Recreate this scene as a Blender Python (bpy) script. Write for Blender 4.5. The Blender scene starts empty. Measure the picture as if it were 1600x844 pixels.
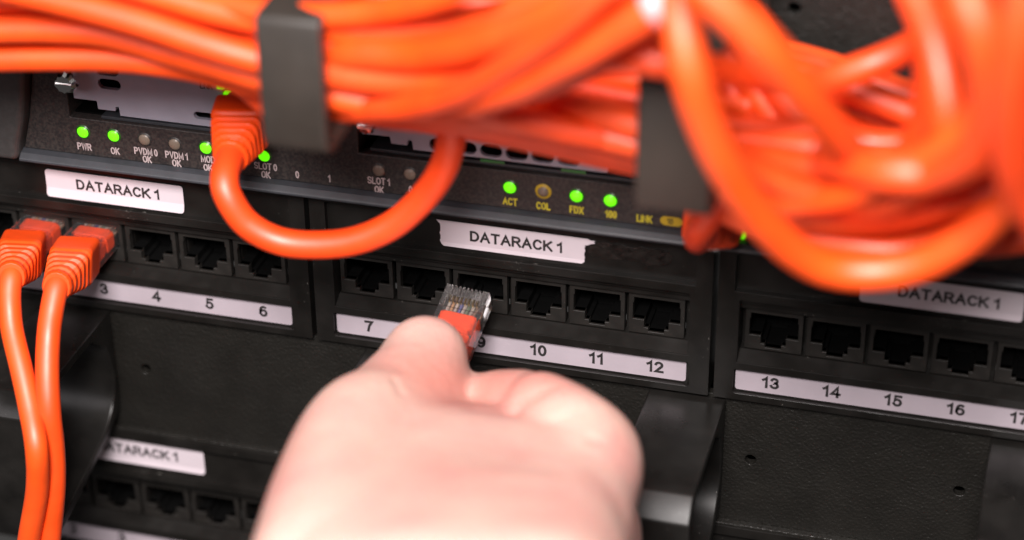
import bpy, bmesh, math, random
from mathutils import Vector, Matrix
random.seed(7)
S = bpy.context.scene
COL = S.collection
MM = 0.001                       # everything below is written in millimetres

# ------------------------------------------------------------------ camera
CAM = Vector((123.647, -438.997, 296.908))
ROT = (1.0321768, 0.0089251, 0.2675331)
LENS = 75.40
cam_d = bpy.data.cameras.new("Camera")
cam = bpy.data.objects.new("Camera", cam_d)
COL.objects.link(cam)
cam.location = CAM * MM
from mathutils import Euler
cam.rotation_euler = Euler(ROT, 'XYZ')
cam_d.sensor_width = 36.0
cam_d.lens = LENS
cam_d.clip_start = 0.01
cam_d.clip_end = 50.0
cam_d.dof.use_dof = True
cam_d.dof.focus_distance = 0.538
cam_d.dof.aperture_fstop = 5.8
cam_d.dof.aperture_blades = 9
S.camera = cam
RM = Euler(ROT, 'XYZ').to_matrix()
FPX = LENS / 36.0 * 1600.0

def at(px, py, y):
    """World point (mm) at distance y in front of / behind the panel face, seen at photo pixel px, py."""
    d = RM @ Vector(((px - 800) / FPX, -(py - 422) / FPX, -1.0))
    return CAM + d * ((y - CAM.y) / d.y)

# ------------------------------------------------------------------ world, lamps, exposure
w = bpy.data.worlds.new("World")
S.world = w
w.use_nodes = True
w.node_tree.nodes["Background"].inputs[0].default_value = (1.0, 0.95, 0.92, 1)
w.node_tree.nodes["Background"].inputs[1].default_value = 0.06
S.view_settings.view_transform = 'Standard'
S.view_settings.look = 'None'
S.view_settings.exposure = 0.0
S.view_settings.gamma = 1.0

def area(name, loc, target, size, power, color):
    l = bpy.data.lights.new(name, 'AREA')
    l.shape = 'DISK'
    l.size = size
    l.energy = power
    l.color = color
    o = bpy.data.objects.new(name, l)
    COL.objects.link(o)
    o.location = Vector(loc) * MM
    o.rotation_euler = (Vector(target) - Vector(loc)).to_track_quat('-Z', 'Y').to_euler()
    return o
area("key_lamp", (80, -530, 530), (10, -20, 30), 0.26, 14.0, (1.0, 0.935, 0.915))
area("side_fill", (-420, -620, 420), (0, 0, 30), 0.45, 1.2, (1.0, 0.93, 0.95))  # weak fill added from the left, no such lamp in view

# ------------------------------------------------------------------ materials
def mat(name, color, rough=0.5, metal=0.0, spec=0.5, noise=0.0, nscale=200.0, bump=0.0, bscale=900.0,
        bdist=0.0002, coat=0.0, dust=0.0, sss=0.0, sss_r=(1, .4, .2), trans=0.0, ior=1.5, emit=None, estr=0.0, rvar=0.0, detail=4.0, c2=None):
    m = bpy.data.materials.new(name)
    m.use_nodes = True
    nt = m.node_tree
    b = nt.nodes["Principled BSDF"]
    b.inputs["Base Color"].default_value = (*color, 1)
    b.inputs["Roughness"].default_value = rough
    b.inputs["Metallic"].default_value = metal
    b.inputs["Specular IOR Level"].default_value = spec
    b.inputs["IOR"].default_value = ior
    b.inputs["Coat Weight"].default_value = coat
    b.inputs["Transmission Weight"].default_value = trans
    if sss:
        b.inputs["Subsurface Weight"].default_value = sss
        b.inputs["Subsurface Radius"].default_value = sss_r
        b.inputs["Subsurface Scale"].default_value = 0.002
    if emit:
        b.inputs["Emission Color"].default_value = (*emit, 1)
        b.inputs["Emission Strength"].default_value = estr
    tc = nt.nodes.new("ShaderNodeTexCoord")
    if noise or c2:
        n = nt.nodes.new("ShaderNodeTexNoise")
        n.inputs["Scale"].default_value = nscale
        n.inputs["Detail"].default_value = detail
        nt.links.new(tc.outputs["Object"], n.inputs["Vector"])
        r = nt.nodes.new("ShaderNodeValToRGB")
        r.color_ramp.elements[0].position = 0.35
        r.color_ramp.elements[1].position = 0.68
        a = tuple(max(0, c * (1 - noise)) for c in color)
        z = c2 if c2 else tuple(min(1, c * (1 + noise)) for c in color)
        r.color_ramp.elements[0].color = (*a, 1)
        r.color_ramp.elements[1].color = (*z, 1)
        nt.links.new(n.outputs["Fac"], r.inputs[0])
        nt.links.new(r.outputs[0], b.inputs["Base Color"])
    if dust:
        nd = nt.nodes.new("ShaderNodeTexNoise")
        nd.inputs["Scale"].default_value = 1500.0
        nd.inputs["Detail"].default_value = 2.0
        nt.links.new(tc.outputs["Object"], nd.inputs["Vector"])
        nb = nt.nodes.new("ShaderNodeTexNoise")
        nb.inputs["Scale"].default_value = 55.0
        nt.links.new(tc.outputs["Object"], nb.inputs["Vector"])
        ad = nt.nodes.new("ShaderNodeMath")
        ad.operation = 'ADD'
        nt.links.new(nd.outputs["Fac"], ad.inputs[0])
        hb = nt.nodes.new("ShaderNodeMath")
        hb.operation = 'MULTIPLY'
        hb.inputs[1].default_value = 0.35
        nt.links.new(nb.outputs["Fac"], hb.inputs[0])
        nt.links.new(hb.outputs[0], ad.inputs[1])
        rd = nt.nodes.new("ShaderNodeMapRange")
        rd.inputs[1].default_value = 0.92
        rd.inputs[2].default_value = 1.02
        rd.inputs[4].default_value = dust
        nt.links.new(ad.outputs[0], rd.inputs[0])
        md = nt.nodes.new("ShaderNodeMixRGB")
        md.inputs[2].default_value = (0.35, 0.33, 0.30, 1)
        nt.links.new(rd.outputs[0], md.inputs[0])
        src = b.inputs["Base Color"].links
        if src:
            nt.links.new(src[0].from_socket, md.inputs[1])
        else:
            md.inputs[1].default_value = (*color, 1)
        nt.links.new(md.outputs[0], b.inputs["Base Color"])
    if rvar:
        n3 = nt.nodes.new("ShaderNodeTexNoise")
        n3.inputs["Scale"].default_value = 60.0
        n3.inputs["Detail"].default_value = 6.0
        nt.links.new(tc.outputs["Object"], n3.inputs["Vector"])
        mr = nt.nodes.new("ShaderNodeMapRange")
        mr.inputs[1].default_value = 0.3
        mr.inputs[2].default_value = 0.7
        mr.inputs[3].default_value = max(0.02, rough - rvar)
        mr.inputs[4].default_value = min(1, rough + rvar)
        nt.links.new(n3.outputs["Fac"], mr.inputs[0])
        nt.links.new(mr.outputs[0], b.inputs["Roughness"])
    if bump:
        n2 = nt.nodes.new("ShaderNodeTexNoise")
        n2.inputs["Scale"].default_value = bscale
        n2.inputs["Detail"].default_value = 3.0
        nt.links.new(tc.outputs["Object"], n2.inputs["Vector"])
        bp = nt.nodes.new("ShaderNodeBump")
        bp.inputs["Strength"].default_value = bump
        bp.inputs["Distance"].default_value = bdist
        nt.links.new(n2.outputs["Fac"], bp.inputs["Height"])
        nt.links.new(bp.outputs[0], b.inputs["Normal"])
    return m

M = {}
M['frame'] = mat('black_moulded_plastic', (0.0080, 0.0071, 0.0062), 0.40, spec=0.38, dust=0.5, noise=0.25, nscale=120, bump=0.25, bscale=2500, bdist=0.00005, rvar=0.12)
M['jack'] = mat('jack_plastic', (0.0145, 0.0128, 0.0112), 0.48, spec=0.4, dust=0.3, noise=0.2, nscale=300, bump=0.15, bscale=3000, bdist=0.00004, rvar=0.1)
M['dark'] = mat('socket_inside', (0.0018, 0.0018, 0.0018), 0.7, spec=0.08, noise=0.2)
M['leather'] = mat('grained_black_metal', (0.010, 0.0092, 0.0078), 0.40, spec=0.42, noise=0.15, nscale=100, bump=0.8, bscale=1250, bdist=0.00045, rvar=0.05)
M['ring'] = mat('ring_plastic', (0.009, 0.0083, 0.0075), 0.36, spec=0.45, dust=0.5, noise=0.4, nscale=90, bump=0.08, bscale=1500, bdist=0.00004, rvar=0.12)
M['ring_up'] = mat('matt_grey_ring_plastic', (0.027, 0.022, 0.018), 0.5, noise=0.15, nscale=90, bump=0.1, bscale=1500, bdist=0.00004, rvar=0.1)
M['paper'] = mat('label_paper', (0.57, 0.50, 0.54), 0.5, noise=0.04, nscale=70, bump=0.05, bscale=600, bdist=0.0001)
M['strip'] = mat('number_strip_card', (0.37, 0.32, 0.355), 0.45, noise=0.05, nscale=90, dust=0.2, bump=0.05, bscale=600, bdist=0.0001)
M['ink'] = mat('black_print', (0.018, 0.016, 0.016), 0.6, noise=0.3, nscale=2500)
M['face'] = mat('router_face_paint', (0.018, 0.0155, 0.016), 0.5, spec=0.4, noise=0.0, nscale=1600, c2=(0.042, 0.034, 0.031), bump=0.3, bscale=1400, bdist=0.00006, detail=1.0)
M['lip'] = mat('router_lip_plastic', (0.034, 0.036, 0.042), 0.42, noise=0.12, nscale=300, bump=0.08)
M['bezel'] = mat('router_bezel_plastic', (0.040, 0.037, 0.036), 0.5, noise=0.12, nscale=900, bump=0.3, bscale=2200, bdist=0.00006)
M['silver'] = mat('nickel_plated_sheet', (0.40, 0.40, 0.48), 0.55, metal=0.35, noise=0.05, nscale=160, bump=0.05, bscale=3000, bdist=0.00003)
M['chrome'] = mat('chrome', (0.85, 0.83, 0.82), 0.12, metal=1.0, noise=0.05, nscale=400)
M['legend'] = mat('grey_legend_print', (0.42, 0.34, 0.34), 0.6, noise=0.2, nscale=2500)
M['legend_y'] = mat('yellow_legend_print', (0.50, 0.42, 0.02), 0.6, noise=0.2, nscale=2500)
M['led_on'] = mat('lit_green_lamp', (0.15, 0.75, 0.02), 0.3, noise=0.1, emit=(0.14, 1.0, 0.0), estr=0.95)
M['led_off'] = mat('unlit_lamp', (0.17, 0.13, 0.10), 0.35, noise=0.1)
M['led_rim'] = mat('lamp_rim', (0.02, 0.10, 0.008), 0.35, noise=0.1)
M['rim_y'] = mat('yellow_lamp_rim', (0.45, 0.30, 0.02), 0.4, noise=0.1)
M['pcb'] = mat('green_circuit_board', (0.02, 0.16, 0.03), 0.4, noise=0.2)
M['orange'] = mat('orange_cable_jacket', (0.90, 0.065, 0.003), 0.50, spec=0.85, noise=0.10, nscale=130, bump=0.12, bscale=260, bdist=0.0004, rvar=0.08)
def per_cable(m, a, z):
    nt = m.node_tree
    oi = nt.nodes.new("ShaderNodeObjectInfo")
    mx = nt.nodes.new("ShaderNodeMixRGB")
    mx.inputs[1].default_value = (*a, 1)
    mx.inputs[2].default_value = (*z, 1)
    nt.links.new(oi.outputs["Random"], mx.inputs[0])
    ml = nt.nodes.new("ShaderNodeMixRGB")
    ml.blend_type = 'MULTIPLY'
    ml.inputs[0].default_value = 1.0
    b = nt.nodes["Principled BSDF"]
    src = b.inputs["Base Color"].links[0].from_socket
    nt.links.new(src, ml.inputs[1])
    nt.links.new(mx.outputs[0], ml.inputs[2])
    nt.links.new(ml.outputs[0], b.inputs["Base Color"])
per_cable(M['orange'], (1.0, 1.25, 1.0), (0.92, 0.82, 1.0))
M['boot'] = mat('orange_boot_rubber', (0.88, 0.070, 0.003), 0.48, noise=0.06, nscale=200, bump=0.1, bscale=1500, bdist=0.00006)
M['core'] = mat('orange_jacket_in_plug', (0.85, 0.065, 0.006), 0.45, noise=0.1, nscale=300)
M['clear'] = mat('clear_polycarbonate', (0.98, 0.95, 0.94), 0.07, trans=0.975, ior=1.45, bump=0.05, bscale=900, bdist=0.00005)
M['gold'] = mat('gold_contact', (0.95, 0.72, 0.35), 0.2, metal=1.0, noise=0.05)
for k, c in dict(wire_brown=(0.26, 0.16, 0.11), wire_orange=(0.50, 0.29, 0.14), wire_blue=(0.12, 0.13, 0.36), wire_green=(0.16, 0.23, 0.15), wire_white=(0.46, 0.40, 0.35)).items():
    M[k] = mat(k, c, 0.4, noise=0.1)
M['residue'] = mat('torn_glue_residue', (0.012, 0.010, 0.009), 0.25, noise=0.5, nscale=400, bump=0.9, bscale=500, bdist=0.0005)

def skin_material():
    m = mat('skin', (0.8, 0.5, 0.4), 0.5, sss=0.35, sss_r=(1.6, 0.6, 0.35), bump=0.5, bscale=420, bdist=0.0005)
    nt = m.node_tree
    b = nt.nodes["Principled BSDF"]
    tc = nt.nodes["Texture Coordinate"]
    n = nt.nodes.new("ShaderNodeTexNoise")
    n.inputs["Scale"].default_value = 48.0
    n.inputs["Detail"].default_value = 3.0
    nt.links.new(tc.outputs["Object"], n.inputs["Vector"])
    r = nt.nodes.new("ShaderNodeValToRGB")
    r.color_ramp.elements[0].position = 0.32
    r.color_ramp.elements[0].color = (0.61, 0.44, 0.37, 1)
    r.color_ramp.elements[1].position = 0.70
    r.color_ramp.elements[1].color = (0.59, 0.325, 0.285, 1)
    nt.links.new(n.outputs["Fac"], r.inputs[0])
    # ruddier skin over the knuckles: a real colour of the hand, kept in a mesh attribute
    a = nt.nodes.new("ShaderNodeAttribute")
    a.attribute_name = "ruddy"
    mx = nt.nodes.new("ShaderNodeMixRGB")
    mx.inputs[2].default_value = (0.53, 0.19, 0.15, 1)
    nt.links.new(a.outputs["Fac"], mx.inputs[0])
    nt.links.new(r.outputs[0], mx.inputs[1])
    nt.links.new(mx.outputs[0], b.inputs["Base Color"])
    return m
M['skin'] = skin_material()

# ------------------------------------------------------------------ mesh helpers
def world_loc(o):
    v = Vector((0, 0, 0))
    while o is not None:
        v += o.location
        o = o.parent
    return v

class MB:
    """Collects pieces (millimetres, world axes) and links them as ONE mesh object."""
    def __init__(self):
        self.v, self.f, self.mi, self.mats = [], [], [], []
    def add(self, vs, fs, m=None):
        o = len(self.v)
        if m is not None and m not in self.mats:
            self.mats.append(m)
        k = self.mats.index(m) if m is not None else 0
        self.v += [tuple(v) for v in vs]
        self.f += [tuple(i + o for i in f) for f in fs]
        self.mi += [k] * len(fs)
    def box(self, x0, x1, y0, y1, z0, z1, m=None):
        v = [(x, y, z) for x in (x0, x1) for y in (y0, y1) for z in (z0, z1)]
        self.add(v, [(0, 1, 3, 2), (4, 6, 7, 5), (0, 4, 5, 1), (2, 3, 7, 6), (0, 2, 6, 4), (1, 5, 7, 3)], m)
    def prism_x(self, prof, x0, x1, m=None):
        """prof: closed list of (y, z), convex or not, capped with n-gons"""
        n = len(prof)
        v = [(x0, y, z) for y, z in prof] + [(x1, y, z) for y, z in prof]
        f = [(i, (i + 1) % n, n + (i + 1) % n, n + i) for i in range(n)]
        f += [tuple(range(n)), tuple(range(2 * n - 1, n - 1, -1))]
        self.add(v, f, m)
    def loop_x(self, outer, inner, x0, x1, m=None):
        """a closed band: two loops of (y, z) with the same count, extruded along x"""
        n = len(outer)
        v = []
        for x in (x0, x1):
            v += [(x, y, z) for y, z in outer] + [(x, y, z) for y, z in inner]
        f = []
        for i in range(n):
            j = (i + 1) % n
            f.append((i, j, 2 * n + j, 2 * n + i))
            f.append((n + i, 3 * n + i, 3 * n + j, n + j))
            f.append((i, n + i, n + j, j))
            f.append((2 * n + i, 2 * n + j, 3 * n + j, 3 * n + i))
        self.add(v, f, m)
    def plate(self, outer, holes, y0, y1, m=None):
        """flat plate in XZ with real holes; outer and holes are lists of (x, z)"""
        bm = bmesh.new()
        eds = []
        for lp in [outer] + holes:
            vs = [bm.verts.new((x, y0, z)) for x, z in lp]
            for i in range(len(vs)):
                eds.append(bm.edges.new((vs[i], vs[(i + 1) % len(vs)])))
        bmesh.ops.triangle_fill(bm, use_beauty=True, edges=eds)
        bm.verts.ensure_lookup_table()
        n = len(bm.verts)
        v = [tuple(q.co) for q in bm.verts] + [(q.co.x, y1, q.co.z) for q in bm.verts]
        f = []
        for fc in bm.faces:
            ids = [q.index for q in fc.verts]
            nx = fc.normal
            fc.normal_update()
            if fc.normal.y > 0:
                ids.reverse()
            f.append(tuple(ids))
            f.append(tuple(n + i for i in reversed(ids)))
        k = 0
        for lp in [outer] + holes:
            L = len(lp)
            for i in range(L):
                a, b = k + i, k + (i + 1) % L
                f.append((a, b, n + b, n + a))
            k += L
        bm.free()
        self.add(v, f, m)
    def tube(self, pts, r, seg=14, cap=True, m=None, square=0.0, wz=None):
        """a swept tube; r is one radius or one per point"""
        pts = [Vector(p) for p in pts]
        n = len(pts)
        rs = r if isinstance(r, (list, tuple)) else [r] * n
        tang = [(pts[min(i + 1, n - 1)] - pts[max(i - 1, 0)]).normalized() for i in range(n)]
        up = Vector((0, 0, 1)) if abs(tang[0].z) < 0.9 else Vector((1, 0, 0))
        u = (up - tang[0] * up.dot(tang[0])).normalized()
        v = []
        for i in range(n):
            u = (u - tang[i] * u.dot(tang[i])).normalized()
            s = tang[i].cross(u)
            for k in range(seg):
                a = 2 * math.pi * k / seg
                v.append(pts[i] + (u * math.cos(a) + s * math.sin(a)) * rs[i])
        f = [(i * seg + k, i * seg + (k + 1) % seg, (i + 1) * seg + (k + 1) % seg, (i + 1) * seg + k)
             for i in range(n - 1) for k in range(seg)]
        if cap:
            f += [tuple(range(seg - 1, -1, -1)), tuple((n - 1) * seg + k for k in range(seg))]
        self.add(v, f, m)
    def build(self, name, m, parent=None, smooth=False, bevel=0.0, seg=2, loc=None):
        me = bpy.data.meshes.new(name)
        o = bpy.data.objects.new(name, me)
        COL.objects.link(o)
        if parent is not None:
            o.parent = parent
        if loc is not None:
            o.location = (Vector(loc) * MM) - (world_loc(parent) if parent is not None else Vector())
        base = world_loc(o) / MM
        me.from_pydata([(Vector(v) - base) * MM for v in self.v], [], self.f)
        bm = bmesh.new()
        bm.from_mesh(me)
        bmesh.ops.recalc_face_normals(bm, faces=bm.faces)
        bm.to_mesh(me)
        bm.free()
        for mm in (self.mats if self.mats and self.mats != [None] else [m]):
            me.materials.append(mm if mm is not None else m)
        if len(me.materials) > 1:
            for p, k in zip(me.polygons, self.mi):
                p.material_index = k
        if smooth:
            for p in me.polygons:
                p.use_smooth = True
        if bevel:
            b = o.modifiers.new('bevel', 'BEVEL')
            b.width = bevel * MM
            b.segments = seg
            b.limit_method = 'ANGLE'
            b.angle_limit = math.radians(40)
            b.harden_normals = False
        return o

def empty(name, loc):
    o = bpy.data.objects.new(name, None)
    COL.objects.link(o)
    o.location = Vector(loc) * MM
    o.empty_display_size = 0.01
    return o

def tag(o, label=None, cat=None, group=None, kind=None):
    if label: o['label'] = label
    if cat: o['category'] = cat
    if group: o['group'] = group
    if kind: o['kind'] = kind
    return o

def copy_tree(o, parent, delta=None):
    c = o.copy()
    COL.objects.link(c)
    c.parent = parent
    if delta is not None:
        c.location = o.location + Vector(delta) * MM
    for ch in list(o.children):
        copy_tree(ch, c)
    return c

def rect(x0, x1, z0, z1, r=0.0, n=4):
    if r <= 0:
        return [(x0, z0), (x1, z0), (x1, z1), (x0, z1)]
    out = []
    for cx, cz, a0 in ((x1 - r, z0 + r, -90), (x1 - r, z1 - r, 0), (x0 + r, z1 - r, 90), (x0 + r, z0 + r, 180)):
        for k in range(n + 1):
            a = math.radians(a0 + 90 * k / n)
            out.append((cx + r * math.cos(a), cz + r * math.sin(a)))
    return out

def smooth_path(pts, n=10):
    """Catmull-Rom through the points"""
    P = [Vector(p) for p in pts]
    P = [P[0] * 2 - P[1]] + P + [P[-1] * 2 - P[-2]]
    out = []
    for i in range(1, len(P) - 2):
        for k in range(n):
            t = k / n
            a, b, c, d = P[i - 1], P[i], P[i + 1], P[i + 2]
            out.append(0.5 * ((2 * b) + (c - a) * t + (2 * a - 5 * b + 4 * c - d) * t * t + (3 * b - a - 3 * c + d) * t ** 3))
    out.append(P[-2])
    return out

# ------------------------------------------------------------------ lettering (own stroke font)
def ell(cx, cy, rx, ry, a0, a1, n=10):
    return [(cx + rx * math.cos(math.radians(a0 + (a1 - a0) * k / n)), cy + ry * math.sin(math.radians(a0 + (a1 - a0) * k / n))) for k in range(n + 1)]
W_ = 0.58
GL = {
 'D': (0.62, [[(0, 0), (0, 1)], [(0, 1), (0.25, 1)] + ell(0.25, 0.5, 0.37, 0.5, 80, -80, 12) + [(0.25, 0), (0, 0)]]),
 'A': (0.70, [[(0, 0), (0.35, 1), (0.70, 0)], [(0.13, 0.36), (0.57, 0.36)]]),
 'T': (0.60, [[(0, 1), (0.60, 1)], [(0.30, 1), (0.30, 0)]]),
 'R': (0.62, [[(0, 0), (0, 1)], [(0, 1), (0.33, 1)] + ell(0.33, 0.745, 0.26, 0.255, 75, -75, 8) + [(0.33, 0.49), (0, 0.49)], [(0.33, 0.49), (0.63, 0)]]),
 'C': (0.64, [ell(0.34, 0.5, 0.34, 0.5, 42, 318, 18)]),
 'K': (0.62, [[(0, 0), (0, 1)], [(0.60, 1), (0, 0.38)], [(0.20, 0.58), (0.63, 0)]]),
 'P': (0.58, [[(0, 0), (0, 1)], [(0, 1), (0.31, 1)] + ell(0.31, 0.73, 0.26, 0.27, 75, -75, 8) + [(0.31, 0.46), (0, 0.46)]]),
 'W': (0.90, [[(0, 1), (0.22, 0), (0.45, 1), (0.68, 0), (0.90, 1)]]),
 'O': (0.68, [ell(0.34, 0.5, 0.34, 0.5, 90, 450, 22)]),
 'V': (0.64, [[(0, 1), (0.32, 0), (0.64, 1)]]),
 'M': (0.74, [[(0, 0), (0, 1), (0.37, 0.1), (0.74, 1), (0.74, 0)]]),
 'S': (0.58, [ell(0.29, 0.74, 0.28, 0.26, 35, 265, 12) + ell(0.29, 0.245, 0.29, 0.245, 80, -150, 12)]),
 'L': (0.50, [[(0, 1), (0, 0), (0.50, 0)]]),
 'N': (0.62, [[(0, 0), (0, 1), (0.62, 0), (0.62, 1)]]),
 'F': (0.52, [[(0, 0), (0, 1), (0.52, 1)], [(0, 0.52), (0.45, 0.52)]]),
 'X': (0.64, [[(0, 0), (0.64, 1)], [(0, 1), (0.64, 0)]]),
 'I': (0.0, [[(0, 0), (0, 1)]]),
 'E': (0.52, [[(0.52, 0), (0, 0), (0, 1), (0.52, 1)], [(0, 0.52), (0.47, 0.52)]]),
 '0': (0.50, [ell(0.25, 0.5, 0.25, 0.5, 90, 450, 20)]),
 '1': (0.34, [[(0.02, 0.76), (0.16, 0.84), (0.28, 1.0), (0.28, 0)]]),
 '2': (0.52, [ell(0.26, 0.73, 0.25, 0.27, 165, -30, 10) + [(0.30, 0.36), (0.02, 0), (0.54, 0)]]),
 '3': (0.52, [ell(0.25, 0.75, 0.22, 0.25, 160, -80, 10) + ell(0.25, 0.26, 0.26, 0.26, 80, -160, 11)]),
 '4': (0.56, [[(0.42, 0), (0.42, 1), (0, 0.28), (0.58, 0.28)]]),
 '5': (0.52, [[(0.50, 1), (0.11, 1), (0.05, 0.50)] + ell(0.25, 0.32, 0.27, 0.32, 125, -155, 12)]),
 '6': (0.52, [ell(0.30, 0.52, 0.28, 0.48, 60, 180, 10) + ell(0.27, 0.31, 0.26, 0.31, 180, 540, 16)]),
 '7': (0.52, [[(0, 1), (0.52, 1), (0.30, 0.55), (0.20, 0)]]),
 '8': (0.52, [ell(0.26, 0.75, 0.22, 0.25, -90, 270, 14), ell(0.26, 0.26, 0.27, 0.26, 90, 450, 14)]),
 '9': (0.52, [ell(0.26, 0.69, 0.26, 0.31, 0, 360, 16) + ell(0.24, 0.48, 0.28, 0.48, 0, -120, 10)]),
}
def text_width(s, h, sx, gap):
    x = 0
    for c in s:
        x += (0.30 if c == ' ' else GL[c][0] + gap) * h * sx
    return x - gap * h * sx
def text(mb, s, cx, cz, h, y, stroke=0.15, sx=1.0, gap=0.26, tilt=0.0):
    """flat printed letters in the XZ plane, centred on cx, cz, cap height h"""
    hh = h * (1 - stroke)
    st = h * stroke
    x = cx - text_width(s, hh, sx, gap) / 2
    k = 0
    for c in s:
        if c == ' ':
            x += 0.30 * hh * sx
            continue
        wd, strokes = GL[c]
        for sk in strokes:
            pts = [Vector((x + a * hh * sx, cz - hh / 2 + b * hh)) for a, b in sk]
            q = [pts[0]]
            for p in pts[1:]:
                if (p - q[-1]).length > 0.01 * h:
                    q.append(p)
            closed = (q[0] - q[-1]).length < 0.02 * h and len(q) > 4
            if closed:
                q = q[:-1]
            else:
                d0 = (q[0] - q[1]).normalized() * st * 0.5
                d1 = (q[-1] - q[-2]).normalized() * st * 0.5
                if len(q) == 2 or True:
                    q[0] = q[0] + d0
                    q[-1] = q[-1] + d1
            n = len(q)
            L, Rr = [], []
            for i in range(n):
                if closed:
                    a, b = q[i - 1], q[(i + 1) % n]
                else:
                    a, b = q[max(i - 1, 0)], q[min(i + 1, n - 1)]
                d1 = (q[i] - a).normalized() if (q[i] - a).length > 1e-9 else (b - q[i]).normalized()
                d2 = (b - q[i]).normalized() if (b - q[i]).length > 1e-9 else d1
                n1, n2 = Vector((-d1.y, d1.x)), Vector((-d2.y, d2.x))
                mi = (n1 + n2)
                if mi.length < 1e-3:
                    mi = n1
                mi.normalize()
                sc = st / 2 / max(0.45, mi.dot(n1))
                L.append(q[i] + mi * sc)
                Rr.append(q[i] - mi * sc)
            yy = y - 0.004 * (k % 3)
            k += 1
            v = [(p.x, yy, p.y) for p in L] + [(p.x, yy, p.y) for p in Rr]
            m_ = n if closed else n - 1
            mb.add(v, [(i, (i + 1) % n, n + (i + 1) % n, n + i) for i in range(m_)])
        x += (wd + gap) * hh * sx

# ================================================================== PATCH PANELS
PITCH, GRP = 15.0, 104.0
def jack_mesh(cx, z0):
    """keystone jack: stepped RJ45 opening through the face, dark socket behind"""
    mb = MB()
    f0 = 2.5
    half = 7.03
    outer = rect(cx - half, cx + half, z0 + 9.7, z0 + 21.5, 0.25, 2)
    zt, zb, z1, z2 = z0 + 19.9, z0 + 13.6, z0 + 11.4, z0 + 10.35
    op = [(-5.75, zt), (-5.75, zt - 1.6), (-6.0, zt - 1.6), (-6.0, zb), (-3.1, zb), (-3.1, z1), (-2.0, z1), (-2.0, z2),
          (2.0, z2), (2.0, z1), (3.1, z1), (3.1, zb), (6.0, zb), (6.0, zt - 1.6), (5.75, zt - 1.6), (5.75, zt)]
    op = [(cx + a, b) for a, b in op]
    mb.plate(outer, [op], f0, f0 + 2.0, M['jack'])
    ins = [(a * 1.0, b) for a, b in op]
    n = len(ins)
    mb.add([(cx + (a - cx) * 1.012, f0 + 0.7, b) for a, b in ins] + [(cx + (a - cx) * 1.012, f0 + 10.5, b) for a, b in ins],
           [(i, (i + 1) % n, n + (i + 1) % n, n + i) for i in range(n)], M['dark'])
    mb.box(cx - 6.6, cx + 6.6, f0 + 10.2, f0 + 10.9, z0 + 10.0, z0 + 20.4, M['dark'])
    for k in range(8):                              # spring contacts at the back of the socket
        x = cx - 3.57 + k * 1.02
        mb.add([(x - 0.15, f0 + 9.5, zt - 0.6), (x + 0.15, f0 + 9.5, zt - 0.6), (x + 0.15, f0 + 10.0, zb + 1.0), (x - 0.15, f0 + 10.0, zb + 1.0)], [(0, 1, 2, 3)], M['dark'])
    return mb

def sticker(parent, outline, z_fold, y0, y1, name, label, words, tcx, tcz, th, tsx, tgap, stroke):
    """paper label: flat above the fold, tipped forward below it"""
    mb = MB()
    n = len(outline)
    def yy(z):
        return y0 if z >= z_fold else y0 - (z_fold - z) * y1
    bm = bmesh.new()
    vs = [bm.verts.new((x, 0, z)) for x, z in outline]
    bm.faces.new(vs)
    bmesh.ops.bisect_plane(bm, geom=bm.verts[:] + bm.edges[:] + bm.faces[:], plane_co=(0, 0, z_fold), plane_no=(0, 0, 1))
    bm.verts.index_update()
    mb.add([(v.co.x, yy(v.co.z), v.co.z) for v in bm.verts], [tuple(v.index for v in f.verts) for f in bm.faces])
    bm.free()
    o = mb.build(name, M['paper'], parent)
    sol = o.modifiers.new('thickness', 'SOLIDIFY')
    sol.thickness = 0.15 * MM
    sol.offset = 0
    tag(o, label)
    t = MB()
    text(t, words, tcx, tcz, th, y0 - 0.16, stroke, tsx, tgap)
    t.build('lettering', M['ink'], o)
    return o

def frame_section(parent, cx, x0s):
    z = x0s
    mb = MB()
    outer = rect(cx - 51.35, cx + 51.35, z - 3.4, z + 40.8, 0.3, 2)
    holes = [rect(cx - 47.2, cx + 47.2, z + 27.8, z + 38.0), rect(cx - 45.9, cx + 45.9, z + 7.6, z + 25.4), rect(cx - 46.6, cx + 46.4, z - 1.5, z + 5.5, 0.7, 3)]
    mb.plate(outer, holes, -1.5, 9.0)
    mb.box(cx - 48, cx + 48, 0.25, 4.0, z + 27.0, z + 38.8)            # floor of the label channel
    mb.box(cx - 47, cx + 47, 0.25, 4.0, z - 2.0, z + 6.0)              # floor of the number channel
    mb.prism_x([(-1.35, z + 7.5), (2.4, z + 9.4), (8.0, z + 9.4), (8.0, z + 7.5)], cx - 46.1, cx + 46.1)      # sloping ledge
    mb.prism_x([(0.2, z + 23.7), (0.2, z + 25.6), (8.0, z + 25.6), (8.0, z + 21.7), (1.3, z + 21.7), (1.3, z + 23.7)], cx - 46.1, cx + 46.1)  # stepped upper rail
    for k in range(-3, 4):                                               # thin dark web behind the jack gaps
        mb.box(cx + k * 15.08 - 1.3, cx + k * 15.08 + 0.3, 5.5, 9.0, z + 9.0, z + 22.0)
    mb.box(cx - 46.5, cx + 46.5, 14.2, 15.0, z + 7.0, z + 26)
    return mb.build('panel_frame', M['frame'], parent, bevel=0.22)

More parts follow.
